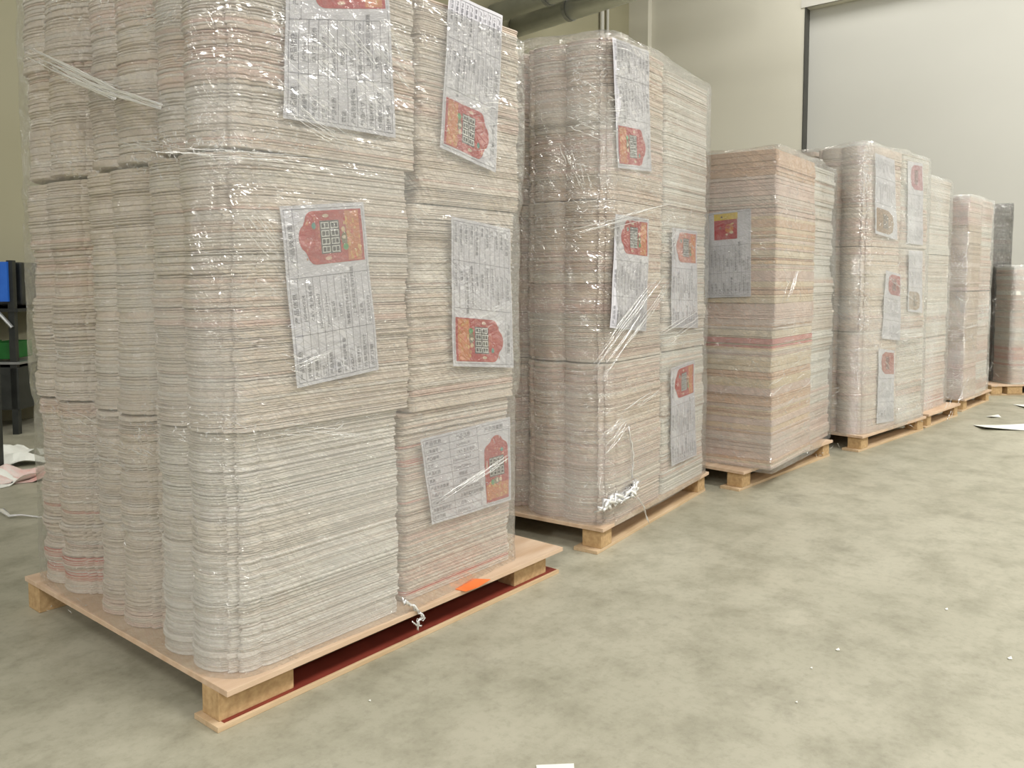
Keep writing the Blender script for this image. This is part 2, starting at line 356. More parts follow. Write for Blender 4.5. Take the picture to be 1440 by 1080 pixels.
CREAM = [(0.80, 0.735, 0.66), (0.83, 0.78, 0.71), (0.78, 0.70, 0.62), (0.82, 0.80, 0.745), (0.79, 0.755, 0.69)]
PINK = [(0.76, 0.61, 0.53), (0.76, 0.585, 0.51), (0.75, 0.64, 0.56)]
RED = (0.62, 0.10, 0.09)
ALL = {}
def stack(fr, key, outline, u0, w0, z0, z1, n, seed, label, group, pink=0.25, red=0.0, jit=0.0016, walk=0.0022, sag=0.008, lean=(0, 0), cols=None, redzone=None, thick=0.0, step=0.004):
    rnd = random.Random(seed); o2 = np.array(outline); c0 = o2.mean(0); k = len(outline)
    cols = cols or CREAM
    ts = np.array([1 + rnd.random() * 0.9 + (2.0 * rnd.random() if rnd.random() < 0.14 else 0) for _ in range(n)])
    if thick: ts = np.array([rnd.choice([1, 1, 1.6, 2.4, 3.2]) * (0.8 + 0.4 * rnd.random()) for _ in range(n)])
    ts = ts / ts.sum() * (z1 - z0)
    V = []; C = []; z = z0; wu = ww = 0.0; bu = bw = 0.0; brot = 0
    sagk = np.exp(-np.maximum(o2[:, 0], 0) / 0.09)
    csag = (np.abs(o2[:, 1] - c0[1]) / (o2[:, 1].max() - c0[1])) ** 2
    nextb = rnd.randint(6, 14); bcol = rnd.choice(cols); bpink = rnd.random() < pink
    # unit outward direction per vertex
    nx = np.roll(o2, -1, 0) - np.roll(o2, 1, 0); nrm = np.stack([nx[:, 1], -nx[:, 0]], 1); nrm /= np.linalg.norm(nrm, axis=1)[:, None] + 1e-9
    for i in range(n):
        t = ts[i]; f = (z - z0) / (z1 - z0)
        nextb -= 1
        if nextb <= 0:
            nextb = rnd.randint(5, 16); bu = rnd.uniform(-step, step); bw = rnd.uniform(-step, step) * 0.8; brot = rnd.uniform(-0.006, 0.006)
            bcol = rnd.choice(cols); bpink = rnd.random() < pink
        wu = 0.85 * wu + rnd.gauss(0, walk) * 0.5; ww = 0.85 * ww + rnd.gauss(0, walk) * 0.5
        du = bu + wu + rnd.gauss(0, jit) + lean[0] * f; dw = bw + ww + rnd.gauss(0, jit) * 0.8 + lean[1] * f
        ro = brot + rnd.gauss(0, 0.002)
        cr, sr = math.cos(ro), math.sin(ro); q = (o2 - c0) @ np.array([[cr, sr], [-sr, cr]]) + c0 + np.array([du, dw])
        base = rnd.choice(PINK) if (bpink and rnd.random() < 0.75) or rnd.random() < pink * 0.25 else (bcol if rnd.random() < 0.6 else rnd.choice(cols))
        isred = rnd.random() < red or (redzone and any(a <= f <= b and rnd.random() < 0.5 for a, b in redzone))
        col = np.array(base) * (0.93 + 0.1 * rnd.random())
        edge = np.array(RED) if isred else col
        if isred: col = col * np.array([0.98, 0.80, 0.78]) if not thick else np.array((0.66, 0.27, 0.24))
        gap = rnd.choice([0.0015, 0.002, 0.003, 0.0035]) if not isred else 0.0015
        deep = rnd.uniform(0.004, 0.010) if rnd.random() < 0.2 else gap
        zs = sagk * sag * (0.6 * f + 0.4) * (-1) - csag * 0.0 + 0.0
        wob = 0.0006 * np.sin(o2[:, 0] * 37 + i * 1.7 + seed) if thick == 0 else 0
        g = min(t * 0.22, 0.0016) if deep <= gap else min(t * 0.34, 0.0032)
        for (zz, ins) in ((z, deep), (z + g, 0.0), (z + t - g, 0.0), (z + t, deep)):
            pts = q - nrm * ins
            zz2 = zz + zs * (1 if i else 0) + (wob * min(1, f * 8) if thick == 0 else 0)
            V.append(np.column_stack([pts[:, 0] + u0, pts[:, 1] + w0, np.maximum(zz2, z0 + 0.0001 * (i > 0)) * np.ones(k)]))
            C.append(np.tile(edge if ins > 0 else col, (k, 1)))
        z += t
    V = np.concatenate(V); C = np.concatenate(C); R = len(V) // k
    idx = np.arange(k); nxt = (idx + 1) % k
    F = []
    for r in range(R - 1):
        a = r * k; F += [(a + i, a + j, a + k + j, a + k + i) for i, j in zip(idx.tolist(), nxt.tolist())]
    F.append(tuple(range(k))[::-1]); F.append(tuple((R - 1) * k + i for i in range(k)))
    me = bpy.data.meshes.new('paper_stack'); me.from_pydata(V.tolist(), [], F)
    at = me.color_attributes.new('tint', 'FLOAT_COLOR', 'POINT'); cc = np.ones((len(V), 4), dtype=np.float32); cc[:, :3] = C
    at.data.foreach_set('color', cc.ravel()); me.materials.append(M['paper'])
    V2 = V - np.array([u0, w0, z0])
    me.vertices.foreach_set('co', V2.astype(np.float32).ravel()); me.update()
    o = bpy.data.objects.new('paper_stack', me); COL.objects.link(o)
    o.location = fr.p(u0, w0, z0); o.rotation_euler = (0, 0, fr.yaw)
    props(o, label, 'paper stack', group)
    ALL.setdefault(key, []).append(([(a + u0 + lean[0] * 0.5, b + w0 + lean[1] * 0.5) for a, b in outline], z0, z1))
    return o

NEAR = [(0.76, 0.67, 0.59), (0.78, 0.70, 0.63), (0.74, 0.645, 0.56), (0.77, 0.71, 0.65), (0.72, 0.62, 0.54)]
G1 = 'paper stacks on the nearest pallet'
names = {0: 'bottom', 1: 'middle', 2: 'top'}
zl = [(DECK + 0.001, 0.655), (0.657, 1.292), (1.294, 1.93)]
for i, (z0, z1) in enumerate(zl):
    lv = names[i]
    extra = ('with whitish sheets', 'behind the tilted product label', 'under the crinkled top label')[i]
    stack(F1, 1, lobed((0.52, 0.56, 0.59)[i], (0.365, 0.375, 0.32)[i]), (0.022, 0.015, 0.012)[i], (0.03, 0.018, 0.015)[i], z0, z1, (98, 92, 84)[i], 11 + i, f"{lv} scalloped stack at the nearest pallet's near corner, {extra}", G1, pink=(0.03, 0.25, 0.2)[i],
          sag=(0.004, 0.010, 0.016)[i], cols=[(0.80, 0.745, 0.69), (0.82, 0.775, 0.73), (0.78, 0.72, 0.66), (0.83, 0.795, 0.75)] if i == 0 else NEAR)
    stack(F1, 1, lobed((0.52, 0.54, 0.56)[i], (0.345, 0.355, 0.375)[i]), 0.03, (0.405, 0.402, 0.345)[i], z0, z1, (88, 80, 72)[i], 21 + i, f"{lv} scalloped stack in the middle of the nearest pallet's short side", G1, pink=(0.08, 0.1, 0.2)[i], sag=(0.006, 0.012, 0.02)[i], step=0.006, cols=NEAR)
    stack(F1, 1, lobed((0.52, 0.54, 0.56)[i], (0.345, 0.365, 0.39)[i]), 0.03, (0.772, 0.785, 0.755)[i], z0, z1, (80, 74, 66)[i], 31 + i, f'{lv} scalloped stack at the back corner of the nearest pallet' + (', pink edges low down' if i == 0 else ''), G1, pink=(0.35, 0.1, 0.12)[i], red=0.012 if i == 0 else 0, sag=(0.006, 0.014, 0.02)[i],
          redzone=[(0.04, 0.20)] if i == 0 else None, step=0.006, cols=NEAR)
for i, (z0, z1) in enumerate([(DECK + 0.001, 0.630), (0.633, 1.214), (1.217, 1.782)]):
    stack(F1, 1, rect((0.475, 0.460, 0.445)[i], 0.36, 0.02), (0.59, 0.613, 0.645)[i], (0.062, 0.05, 0.045)[i], z0, z1, (96, 92, 86)[i], 41 + i, f'{names[i]} square-edged paper stack at the far end of the nearest pallet' + (', with red sheet edges' if i == 0 else ''), G1,
          pink=(0.2, 0.2, 0.12)[i], sag=0.003, redzone=[(0.02, 0.07), (0.52, 0.55), (0.72, 0.84)] if i == 0 else None, cols=NEAR)

G2 = 'paper stacks on the second pallet'
A2 = lobed(0.50, 0.375, dent=0.02); B2 = lobed(0.50, 0.34, dent=0.02); D2 = rect(0.49, 0.36, 0.02)
PC = [(0.78, 0.65, 0.54), (0.79, 0.68, 0.58), (0.77, 0.63, 0.53), (0.80, 0.72, 0.63)]
for i, (z0, z1) in enumerate([(DECK + 0.001, 0.695), (0.697, 1.297), (1.299, 1.885)]):
    stack(F2, 2, A2, 0.025, 0.01, z0, z1, (98, 92, 84)[i], 51 + i, f'{names[i]} rounded paper stack at the near corner of the second pallet, tan edges', G2, pink=0.35, cols=PC, sag=(0.004, 0.004, 0.012)[i], step=0.003, walk=0.0015)
    stack(F2, 2, B2, 0.05, 0.395, z0, z1, (88, 80, 76)[i], 61 + i, f'{names[i]} paper stack in the shadowed gap beside the nearest pallet', G2, pink=0.5, cols=PC, sag=0.003, step=0.003)
for i, (z0, z1) in enumerate([(DECK + 0.001, 0.70), (0.705, 1.294), (1.296, 1.862)]):
    stack(F2, 2, D2, 0.555, 0.015, z0, z1, (96, 92, 86)[i], 71 + i, f'{names[i]} paper stack at the far end of the second pallet, behind a label', G2, pink=0.2, sag=0.002, step=0.003)

G3 = 'paper stacks on the third pallet'
TAN = [(0.72, 0.50, 0.36), (0.80, 0.61, 0.43), (0.78, 0.64, 0.46), (0.64, 0.43, 0.32), (0.80, 0.69, 0.54)]
F3s = Frame((1.235, 3.855), 53.0)
stack(F3s, 3, rect(0.60, 0.62, 0.006), 0.0, 0.0, DECK + 0.001, 1.617, 90, 81, 'tall stack of thick tan and red sheets behind a yellow-topped label', G3, pink=0.45, cols=TAN, sag=0, thick=1, step=0.006, redzone=[(0.31, 0.345), (0.375, 0.41)])
stack(F3s, 3, rect(0.48, 0.62, 0.02), 0.625, 0.045, DECK + 0.001, 1.62, 90, 82, 'greyish film-covered stack at the far end of the third pallet', G3, pink=0.1, sag=0, step=0.016, walk=0.006)

G4 = 'paper stacks on the fourth pallet'
A4 = lobed(0.50, 0.33, dent=0.015); D4 = rect(0.45, 0.33, 0.02)
for i, (z0, z1) in enumerate([(DECK + 0.001, 0.70), (0.702, 1.20), (1.203, 1.785)]):
    stack(F4, 4, A4, 0.02, 0.02, z0, z1, (46, 40, 42)[i], 91 + i, f'{names[i]} peach-edged paper stack at the near corner of the fourth pallet', G4, pink=0.5, cols=PC, sag=0.002, step=0.004)
    stack(F4, 4, rect(0.42, 0.32, 0.03), 0.05, 0.37, z0, z1, 40, 101 + i, f'{names[i]} paper stack inside the fourth pallet\'s load, seen past the third', G4, pink=0.5, cols=PC, sag=0.0)
    stack(F4, 4, D4, 0.54, 0.02, z0, z1, 60, 111 + i, f'{names[i]} paper stack at the far end of the fourth pallet', G4, pink=0.2, sag=0)
G5 = 'paper stacks on the fifth pallet'
for i, (z0, z1) in enumerate([(DECK + 0.001, 0.60), (0.605, 1.18), (1.185, 1.71)]):
    stack(F5, 5, rect(0.62, 0.60, 0.03), 0.02, 0.09, z0, z1, 60, 121 + i, f'{names[i]} whitish paper stack on the pallet with a bare deck strip', G5, pink=(0.6, 0.2, 0.1)[i], sag=0, redzone=[(0.0, 0.15)] if i == 0 else None)
G6 = 'paper stacks on the sixth pallet'
for i, (z0, z1) in enumerate([(DECK + 0.001, 0.915), (0.925, 1.64)]):
    stack(F6, 6, rect(0.36, 0.5, 0.01), 0.02, 0.02, z0, z1, 42, 131 + i, f'{("lower", "upper")[i]} brown-sided paper stack at the near corner of the sixth pallet', G6, pink=0.3, cols=[(0.62, 0.50, 0.40), (0.68, 0.56, 0.45), (0.6, 0.48, 0.38)], sag=0, thick=1)
    stack(F6, 6, rect(0.36, 0.5, 0.02), 0.40, 0.03, z0, z1, 60, 141 + i, f'{("lower", "upper")[i]} pinkish paper stack at the far end of the sixth pallet', G6, pink=0.5, sag=0)
stack(F7, 7, rect(0.30, 0.5, 0.02), 0.06, 0.30, DECK + 0.001, 1.68, 80, 151, 'dark film-wrapped paper stack, farthest in the row', None, pink=0.4, sag=0)
stack(F7, 8, rect(0.80, 0.25, 0.02), 0.20, 0.02, DECK + 0.001, 1.12, 60, 161, 'low pale pink paper stack cut by the picture edge', None, pink=0.7, sag=0, redzone=[(0.1, 0.3)])

# ------------------------------------------------------------------ stretch film round each load
def hull(pts):
    pts = sorted(set((round(a, 5), round(b, 5)) for a, b in pts))
    def half(ps):
        h = []
        for p_ in ps:
            while len(h) > 1 and (h[-1][0]-h[-2][0])*(p_[1]-h[-2][1]) - (h[-1][1]-h[-2][1])*(p_[0]-h[-2][0]) <= 0: h.pop()
            h.append(p_)
        return h
    a = half(pts); b = half(pts[::-1]); return a[:-1] + b[:-1]
def radial(poly, c, n):
    out = np.zeros(n); k = len(poly)
    for i in range(n):
        th = 2 * math.pi * i / n; d = (math.cos(th), math.sin(th)); best = 0
        for j in range(k):
            ax, ay = poly[j][0] - c[0], poly[j][1] - c[1]; bx, by = poly[(j+1) % k][0] - c[0], poly[(j+1) % k][1] - c[1]
            ex, ey = bx - ax, by - ay; den = d[0] * ey - d[1] * ex
            if abs(den) < 1e-12: continue
            t = (ax * ey - ay * ex) / den; s_ = (ax * d[1] - ay * d[0]) / den
            if t > 0 and -1e-6 <= s_ <= 1 + 1e-6: best = max(best, t)
        out[i] = best
    return out
def wrap(fr, key, label, mat, n=260, dz=0.013, off=0.022, seed=0, zb=None, amp=1.0, cap=True, pinch=0.006):
    lay = ALL[key]
    zmin = min(a[1] for a in lay); zmax = max(a[2] for a in lay)
    zb = zmin - 0.012 if zb is None else zb
    allp = [p_ for a in lay for p_ in a[0]]; xs = [p_[0] for p_ in allp]; ys = [p_[1] for p_ in allp]
    c = ((min(xs) + max(xs)) / 2, (min(ys) + max(ys)) / 2)
    cuts = sorted(set(round(z, 3) for a in lay for z in (a[1], a[2])))
    bands = []
    for a, b in zip(cuts[:-1], cuts[1:]):
        if b - a < 0.06: continue
        mid = (a + b) / 2; ps = [p_ for L_ in lay if L_[1] <= mid <= L_[2] for p_ in L_[0]]
        if ps: bands.append((a, b, radial(hull(ps), c, n)))
    def rad(z):
        z = min(max(z, bands[0][0]), bands[-1][1] - 1e-4); acc = 0; tot = 0
        for a, b, r in bands:
            wgt = max(0.0, min(1, (z - a) / 0.05 + 0.5)) * max(0.0, min(1, (b - z) / 0.05 + 0.5)); acc = acc + r * wgt; tot += wgt
        return acc / tot
    seams = [a for a, b, r in bands[1:]]
    zs = []; z = zb
    while z < zmax + 0.004: zs.append(z); z += dz
    rings = []
    for z in zs: rings.append((z, 1.0, rad(z)))
    if cap:
        for q, dzz in ((0.985, 0.004), (0.93, 0.007), (0.86, 0.006), (0.80, 0.004)): rings.append((zmax + dzz + 0.006, q, rad(zmax)))
    V = []; UV = []
    arc_ = 0; base = rad((zb + zmax) / 2); s_acc = [0]
    for i in range(n):
        p0 = base[i]; p1 = base[(i + 1) % n]; a0 = 2 * math.pi / n
        s_acc.append(s_acc[-1] + math.sqrt(p0 * p0 + p1 * p1 - 2 * p0 * p1 * math.cos(a0)))
    for ri, (z, q, r) in enumerate(rings):
        pin = sum(pinch * math.exp(-((z - s_) / 0.025) ** 2) for s_ in seams)
        rs = (np.roll(r, 1) + 2 * r + np.roll(r, -1)) / 4; rs = np.maximum(rs, r)
        for i in range(n):
            th = 2 * math.pi * i / n; s_ = s_acc[i]
            d1 = noise.noise(Vector((s_ * 4 + seed * 7, z * 5, seed)))
            a_, b_ = s_ * 0.85 + z * 0.5, -s_ * 0.5 + z * 0.85
            d2 = 1 - abs(noise.noise(Vector((a_ * 2.5, b_ * 22, seed + 3))))
            d3 = 1 - abs(noise.noise(Vector((s_ * 26, z * 24, seed + 9))))
            rr = rs[i] * q + off - pin + amp * (0.006 * d1 + 0.004 * (d2 - 0.7) + 0.0018 * (d3 - 0.7)) + (0.010 * d1 if q < 1 else 0)
            zz = z + (0.004 * d3 + 0.012 * d1 if q < 1 else 0)
            if ri == 0: zz += 0.004 * d1
            V.append((c[0] + rr * math.cos(th), c[1] + rr * math.sin(th), zz)); UV.append((s_, z + (1 - q) * 0.5))
    F = []; R = len(rings)
    for r in range(R - 1):
        for i in range(n): F.append((r*n+i, r*n+(i+1) % n, (r+1)*n+(i+1) % n, (r+1)*n+i))
    me = bpy.data.meshes.new('stretch_wrap'); me.from_pydata(V, [], F); me.shade_smooth()
    glare_ = []
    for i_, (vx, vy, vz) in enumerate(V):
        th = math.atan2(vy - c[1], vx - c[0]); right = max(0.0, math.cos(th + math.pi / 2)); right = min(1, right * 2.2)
        glare_.append(max(0.1, min(1.6, 0.30 + 0.65 * right + 0.7 * noise.noise(Vector((vx * 2.3 + seed, vy * 2.3, vz * 1.9))))))  # whitish haze put on the right side as painted glare, plus random variation
    at_ = me.attributes.new('glare_haze', 'FLOAT', 'POINT'); at_.data.foreach_set('value', glare_)
    uvl = me.uv_layers.new(name='film'); data = []
    for f in F:
        for j, vi in enumerate(f):
            u_, v_ = UV[vi]
            if vi % n == 0 and (f[0] % n) == n - 1: u_ = s_acc[n]
            data += [u_, v_]
    uvl.data.foreach_set('uv', data); me.materials.append(mat); me.update()
    o = bpy.data.objects.new('stretch_wrap', me); COL.objects.link(o); o.location = fr.o; o.rotation_euler = (0, 0, fr.yaw)
    props(o, label, 'stretch film', 'clear film round the loads' if mat is not M['film_dark'] else None); return o
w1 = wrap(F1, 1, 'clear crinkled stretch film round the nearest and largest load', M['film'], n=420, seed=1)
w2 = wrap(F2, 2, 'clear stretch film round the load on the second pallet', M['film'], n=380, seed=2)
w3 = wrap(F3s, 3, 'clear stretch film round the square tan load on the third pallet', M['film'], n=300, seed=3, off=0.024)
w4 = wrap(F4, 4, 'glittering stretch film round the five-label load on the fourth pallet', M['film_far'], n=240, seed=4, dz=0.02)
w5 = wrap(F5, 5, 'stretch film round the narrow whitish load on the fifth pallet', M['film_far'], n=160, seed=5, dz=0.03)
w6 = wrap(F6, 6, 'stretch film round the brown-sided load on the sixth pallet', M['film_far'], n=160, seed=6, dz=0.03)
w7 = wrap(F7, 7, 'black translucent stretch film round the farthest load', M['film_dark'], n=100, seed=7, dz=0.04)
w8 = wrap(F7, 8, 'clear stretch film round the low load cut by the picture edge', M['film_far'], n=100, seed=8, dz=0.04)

#@@PART2
# ------------------------------------------------------------------ product labels under the film
def loc(fr, P):
    d = Vector(P) - fr.o; return Vector((d.dot(fr.u), d.dot(fr.w), P[2]))
_txt = {}
def text_geo(s):
    if s in _txt: return _txt[s]
    cu = bpy.data.curves.new('t', 'FONT'); cu.body = s; cu.resolution_u = 1; cu.size = 1.0
    ob = bpy.data.objects.new('t', cu); COL.objects.link(ob)
    dg = bpy.context.evaluated_depsgraph_get(); me = ob.evaluated_get(dg).to_mesh()
    vs = [tuple(v.co)[:2] for v in me.vertices]; fs = [tuple(p_.vertices) for p_ in me.polygons]
    ob.evaluated_get(dg).to_mesh_clear(); bpy.data.objects.remove(ob); bpy.data.curves.remove(cu)
    if vs:
        x0 = min(v[0] for v in vs); vs = [(v[0] - x0, v[1]) for v in vs]
    _txt[s] = (vs, fs); return _txt[s]
AR = 1.41
LEFT = ['产品信息', '订单编号', '产品编号', '工艺', '产品材质', '数量', '产品包装数量', '外箱尺寸', '外箱材料', '外箱包装尺寸', '出货日期']
MID = ['产品信息', 'JG0000024', 'CRY-生肖挂件', 'JG0000224007', '72mm*230mm', '铜版纸', '2张/件', '每箱4件共80包*2000', '上海市嘉定区叶城路', '红色', '(20230203)']
def label(fr, plane, quad, corner, text, label_txt, style='red', detail=True, tone=None, group='printed product labels', wave=0.0010, parent_keep=None):
    """corner: 'up' picture at the right, 'ccw' turned so the picture is at the top, 'cw' picture at the bottom.  quad = TL, TR, BR, BL in the photo frame"""
    P = [loc(fr, on_plane(x, y, fr.p(*((0, plane[1]) if plane[0] == 'w' else (plane[1], 0))), fr.w if plane[0] == 'w' else fr.u)) for x, y in quad]
    order = {'up': (0, 1, 2, 3), 'ccw': (3, 0, 1, 2), 'cw': (1, 2, 3, 0)}[corner]
    Q = [P[i] for i in order]                      # label TL, TR, BR, BL
    c = sum(Q, Vector()) / 4
    out = Vector((0, -1, 0)) if plane[0] == 'w' else Vector((-1, 0, 0))
    sd = hash_(label_txt)
    def mp(a, b, lift=0.0):
        s_, t = a / AR, b
        p_ = Q[0] * (1 - s_) * (1 - t) + Q[1] * s_ * (1 - t) + Q[2] * s_ * t + Q[3] * (1 - s_) * t
        wv = wave * (math.sin(a * 9 + sd) + math.sin(b * 11 + a * 5 + sd * 2))
        return p_ - c + out * (lift + wv)
    e = empty('product_label', fr.o + fr.u * c.x + fr.w * c.y + Vector((0, 0, c.z)), fr.yaw)
    props(e, label_txt, 'label', group)
    nx, ny = 30, 22; vs = []; fs = []
    for k in (0.0, -0.0004):
        vs += [mp(AR * i / nx, j / ny, k) for j in range(ny + 1) for i in range(nx + 1)]
    B_ = (nx + 1) * (ny + 1)
    for j in range(ny):
        for i in range(nx):
            a = j * (nx + 1) + i; q = (a, a + nx + 1, a + nx + 2, a + 1); fs.append(q); fs.append(tuple(B_ + t for t in q[::-1]))
    mb = MB(); mb.add(vs, fs); mb.build('label_paper', M['label'], e, smooth=True)
    # printing
    ink = MB()
    def line(a0, b0, a1, b1, w=0.0035):
        n_ = 8; dx, dy = a1 - a0, b1 - b0; l = math.hypot(dx, dy); ox, oy = -dy / l * w / 2, dx / l * w / 2
        vs = []
        for i in range(n_ + 1):
            t = i / n_; vs += [mp(a0 + dx * t + ox, b0 + dy * t + oy, 0.0007), mp(a0 + dx * t - ox, b0 + dy * t - oy, 0.0007)]
        ink.add(vs, [(2*i, 2*i+1, 2*i+3, 2*i+2) for i in range(n_)])
    def txt(s, a, b, size, maxw=None):
        v, f = text_geo(s)
        if not v: return
        w = max(x for x, y in v) * size; k = min(1, maxw / w) if maxw else 1
        ink.add([mp(a + x * size * k, b - y * size, 0.0008) for x, y in v], f)
    rows = 11; c1, c2 = 0.40, 0.85
    if detail:
        for a in (0.03, c1, c2, AR - 0.03): line(a, 0.03, a, 0.97)
        line(0.03, 0.03, AR - 0.03, 0.03); line(0.03, 0.97, AR - 0.03, 0.97); line(c2, 0.13, AR - 0.03, 0.13)
        for r in range(rows):
            y0 = 0.03 + 0.94 * (r + 1) / rows
            if r < rows - 1: line(0.03, y0, c2, y0)
            sz = 0.060 if r == 0 else 0.047
            txt(LEFT[r], 0.05, y0 - 0.02, sz, 0.30)
            txt(MID[r], c1 + 0.10 if len(MID[r]) < 10 else c1 + 0.03, y0 - 0.02, sz, 0.40)
        txt('产品效果图', c2 + 0.12, 0.105, 0.06)
    else:
        for a in (c1, c2): line(a, 0.03, a, 0.97, 0.005)
        for r in range(rows):
            y0 = 0.03 + 0.94 * (r + 1) / rows
            txt(LEFT[r], 0.06, y0 - 0.02, 0.05, 0.24); txt(MID[r], c1 + 0.08, y0 - 0.02, 0.05, 0.38)
    if ink.v: ink.build('label_print', M['ink'], e)
    # picture
    pic = MB(); a0, a1, b0, b1 = 0.94, 1.36, 0.17, 0.95
    def poly(pts, col, lift):
        n_ = len(pts); ca = sum(p_[0] for p_ in pts) / n_; cb = sum(p_[1] for p_ in pts) / n_
        big = max(p_[1] for p_ in pts) - min(p_[1] for p_ in pts) > 0.1
        pp = []
        for i in range(n_):
            p_, q_ = pts[i], pts[(i + 1) % n_]; d_ = math.hypot(q_[0] - p_[0], q_[1] - p_[1]); k_ = max(1, int(d_ / 0.06)) if big else 1
            pp += [(p_[0] + (q_[0] - p_[0]) * j / k_, p_[1] + (q_[1] - p_[1]) * j / k_) for j in range(k_)]
        n_ = len(pp); rr_ = 7 if big else 1; vs = [mp(ca, cb, lift)]
        for r_ in range(1, rr_ + 1): vs += [mp(ca + (a - ca) * r_ / rr_, cb + (b - cb) * r_ / rr_, lift) for a, b in pp]
        fs = [(0, i + 1, (i + 1) % n_ + 1) for i in range(n_)]
        for r_ in range(1, rr_):
            o1, o2_ = 1 + (r_ - 1) * n_, 1 + r_ * n_; fs += [(o1 + i, o2_ + i, o2_ + (i + 1) % n_, o1 + (i + 1) % n_) for i in range(n_)]
        pic.add(vs, fs, col)
    def rc(x0, y0, x1, y1, col, lift): poly([(x0, y0), (x0, (y0+y1)/2), (x0, y1), (x1, y1), (x1, (y0+y1)/2), (x1, y0)], col, lift)
    def bl(x, y, rx, ry, col, lift, n_=9, rough=0.3, seed=0):
        r_ = random.Random(seed); poly([(x + rx * (1 - rough * r_.random()) * math.cos(2*math.pi*i/n_), y + ry * (1 - rough * r_.random()) * math.sin(2*math.pi*i/n_)) for i in range(n_)], col, lift)
    cx = (a0 + a1) / 2; hw = (a1 - a0) / 2
    r = random.Random(sd)
    if style == 'red':
        red = tone or (0.44, 0.012, 0.014)
        pts = [(a0, b1), (a0, 0.45)]
        for (x, y, rx, ry, s0, s1) in ((cx - hw*0.62, 0.36, hw*0.38, 0.10, 180, 262), (cx, 0.27, hw*0.52, 0.10, 200, 340), (cx + hw*0.62, 0.36, hw*0.38, 0.10, 278, 360)):
            for i in range(7):
                t = math.radians(s0 + (s1 - s0) * i / 6); pts.append((x + rx * math.cos(t), y + ry * math.sin(t)))
        pts += [(a1, 0.45), (a1, b1)]
        poly(pts, red, 0.0009)
        rc(cx - hw*0.95, 0.74, cx + hw*0.95, 0.915, (0.60, 0.17, 0.035), 0.0011)
        for k in range(26): bl(cx + hw * r.uniform(-0.85, 0.85), r.uniform(0.72, 0.91), 0.012 + 0.016*r.random(), 0.010 + 0.01*r.random(), r.choice([(0.65,0.33,0.06),(0.6,0.08,0.03),(0.55,0.22,0.04),(0.7,0.42,0.12)]), 0.0013, seed=k)
        for k in range(16): bl(cx + hw * r.uniform(-0.8, 0.8), r.uniform(0.24, 0.42), 0.008 + 0.014*r.random(), 0.008, r.choice([(0.62,0.16,0.08),(0.45,0.02,0.03),(0.65,0.25,0.10)]), 0.0012, seed=k)
        rc(cx - hw*0.62, 0.425, cx + hw*0.62, 0.655, (0.035, 0.035, 0.04), 0.0012)
        wht = (0.74, 0.74, 0.70)
        for row in range(2):                     # two rows of four seven-segment eights
            for q in range(4):
                x0 = cx - hw*0.58 + q * hw*0.30; y0 = 0.437 + row*0.112; w_ = hw*0.24; h_ = 0.092; t_ = 0.0075
                for (xa, ya, xb, yb) in ((x0, y0, x0+w_, y0+t_), (x0, y0+h_/2-t_/2, x0+w_, y0+h_/2+t_/2), (x0, y0+h_-t_, x0+w_, y0+h_), (x0, y0, x0+t_, y0+h_), (x0+w_-t_, y0, x0+w_, y0+h_)):
                    pic.add([mp(xa, ya, 0.0015), mp(xa, yb, 0.0015), mp(xb, yb, 0.0015), mp(xb, ya, 0.0015)], [(0, 1, 2, 3)], wht)
        bl(cx - hw*0.8, 0.50, 0.020, 0.045, (0.70, 0.45, 0.33), 0.0013); bl(cx + hw*0.8, 0.50, 0.020, 0.045, (0.66, 0.50, 0.36), 0.0013)
        bl(cx + hw*0.45, 0.355, 0.035, 0.028, (0.05, 0.25, 0.20), 0.0014)
        bl(cx - hw*0.1, 0.705, 0.075, 0.045, (0.16, 0.13, 0.05), 0.0014); bl(cx - hw*0.42, 0.715, 0.035, 0.04, (0.05, 0.28, 0.07), 0.0015)
        bl(cx + hw*0.25, 0.70, 0.03, 0.03, (0.70, 0.50, 0.30), 0.0016); bl(cx - hw*0.05, 0.70, 0.018, 0.03, (0.72, 0.62, 0.45), 0.0017)
    elif style == 'small':
        tone = tone or (0.42, 0.06, 0.05)
        poly([(a0, b1), (a0, 0.4), (a0 + hw*0.3, 0.22), (cx, 0.17), (a1 - hw*0.3, 0.22), (a1, 0.4), (a1, b1)], tone, 0.0009)
        rc(cx - hw*0.6, 0.42, cx + hw*0.6, 0.66, tuple(t * 0.45 for t in tone), 0.0012)
        for k in range(8): bl(cx + hw*r.uniform(-.7, .7), r.uniform(.3, .9), 0.02, 0.02, tuple(min(1, t * 1.6 + 0.05) for t in tone), 0.0014, seed=k)
    else:                                           # portrait card with a yellow head strip
        rc(0.95, 0.24, 1.36, 0.72, (0.46, 0.02, 0.035), 0.0009)
        rc(1.27, 0.24, 1.375, 0.73, (0.75, 0.52, 0.03), 0.0011)
        bl(1.32, 0.40, 0.022, 0.024, (0.05, 0.04, 0.03), 0.0014)
        bl(1.13, 0.55, 0.085, 0.11, (0.66, 0.24, 0.07), 0.0012, 11); bl(1.15, 0.53, 0.04, 0.05, (0.50, 0.05, 0.04), 0.0014); bl(1.06, 0.60, 0.03, 0.05, (0.75, 0.60, 0.38), 0.0014)
        bl(1.20, 0.62, 0.02, 0.04, (0.75, 0.58, 0.30), 0.0014); bl(1.03, 0.50, 0.022, 0.03, (0.75, 0.6, 0.45), 0.0015); bl(1.14, 0.37, 0.03, 0.02, (0.13, 0.05, 0.04), 0.0014)
    pic.build('label_picture', M['print'], e, colors=True)
    return e
def hash_(s): return sum(ord(ch) * (i + 3) for i, ch in enumerate(s)) % 97 / 10.0

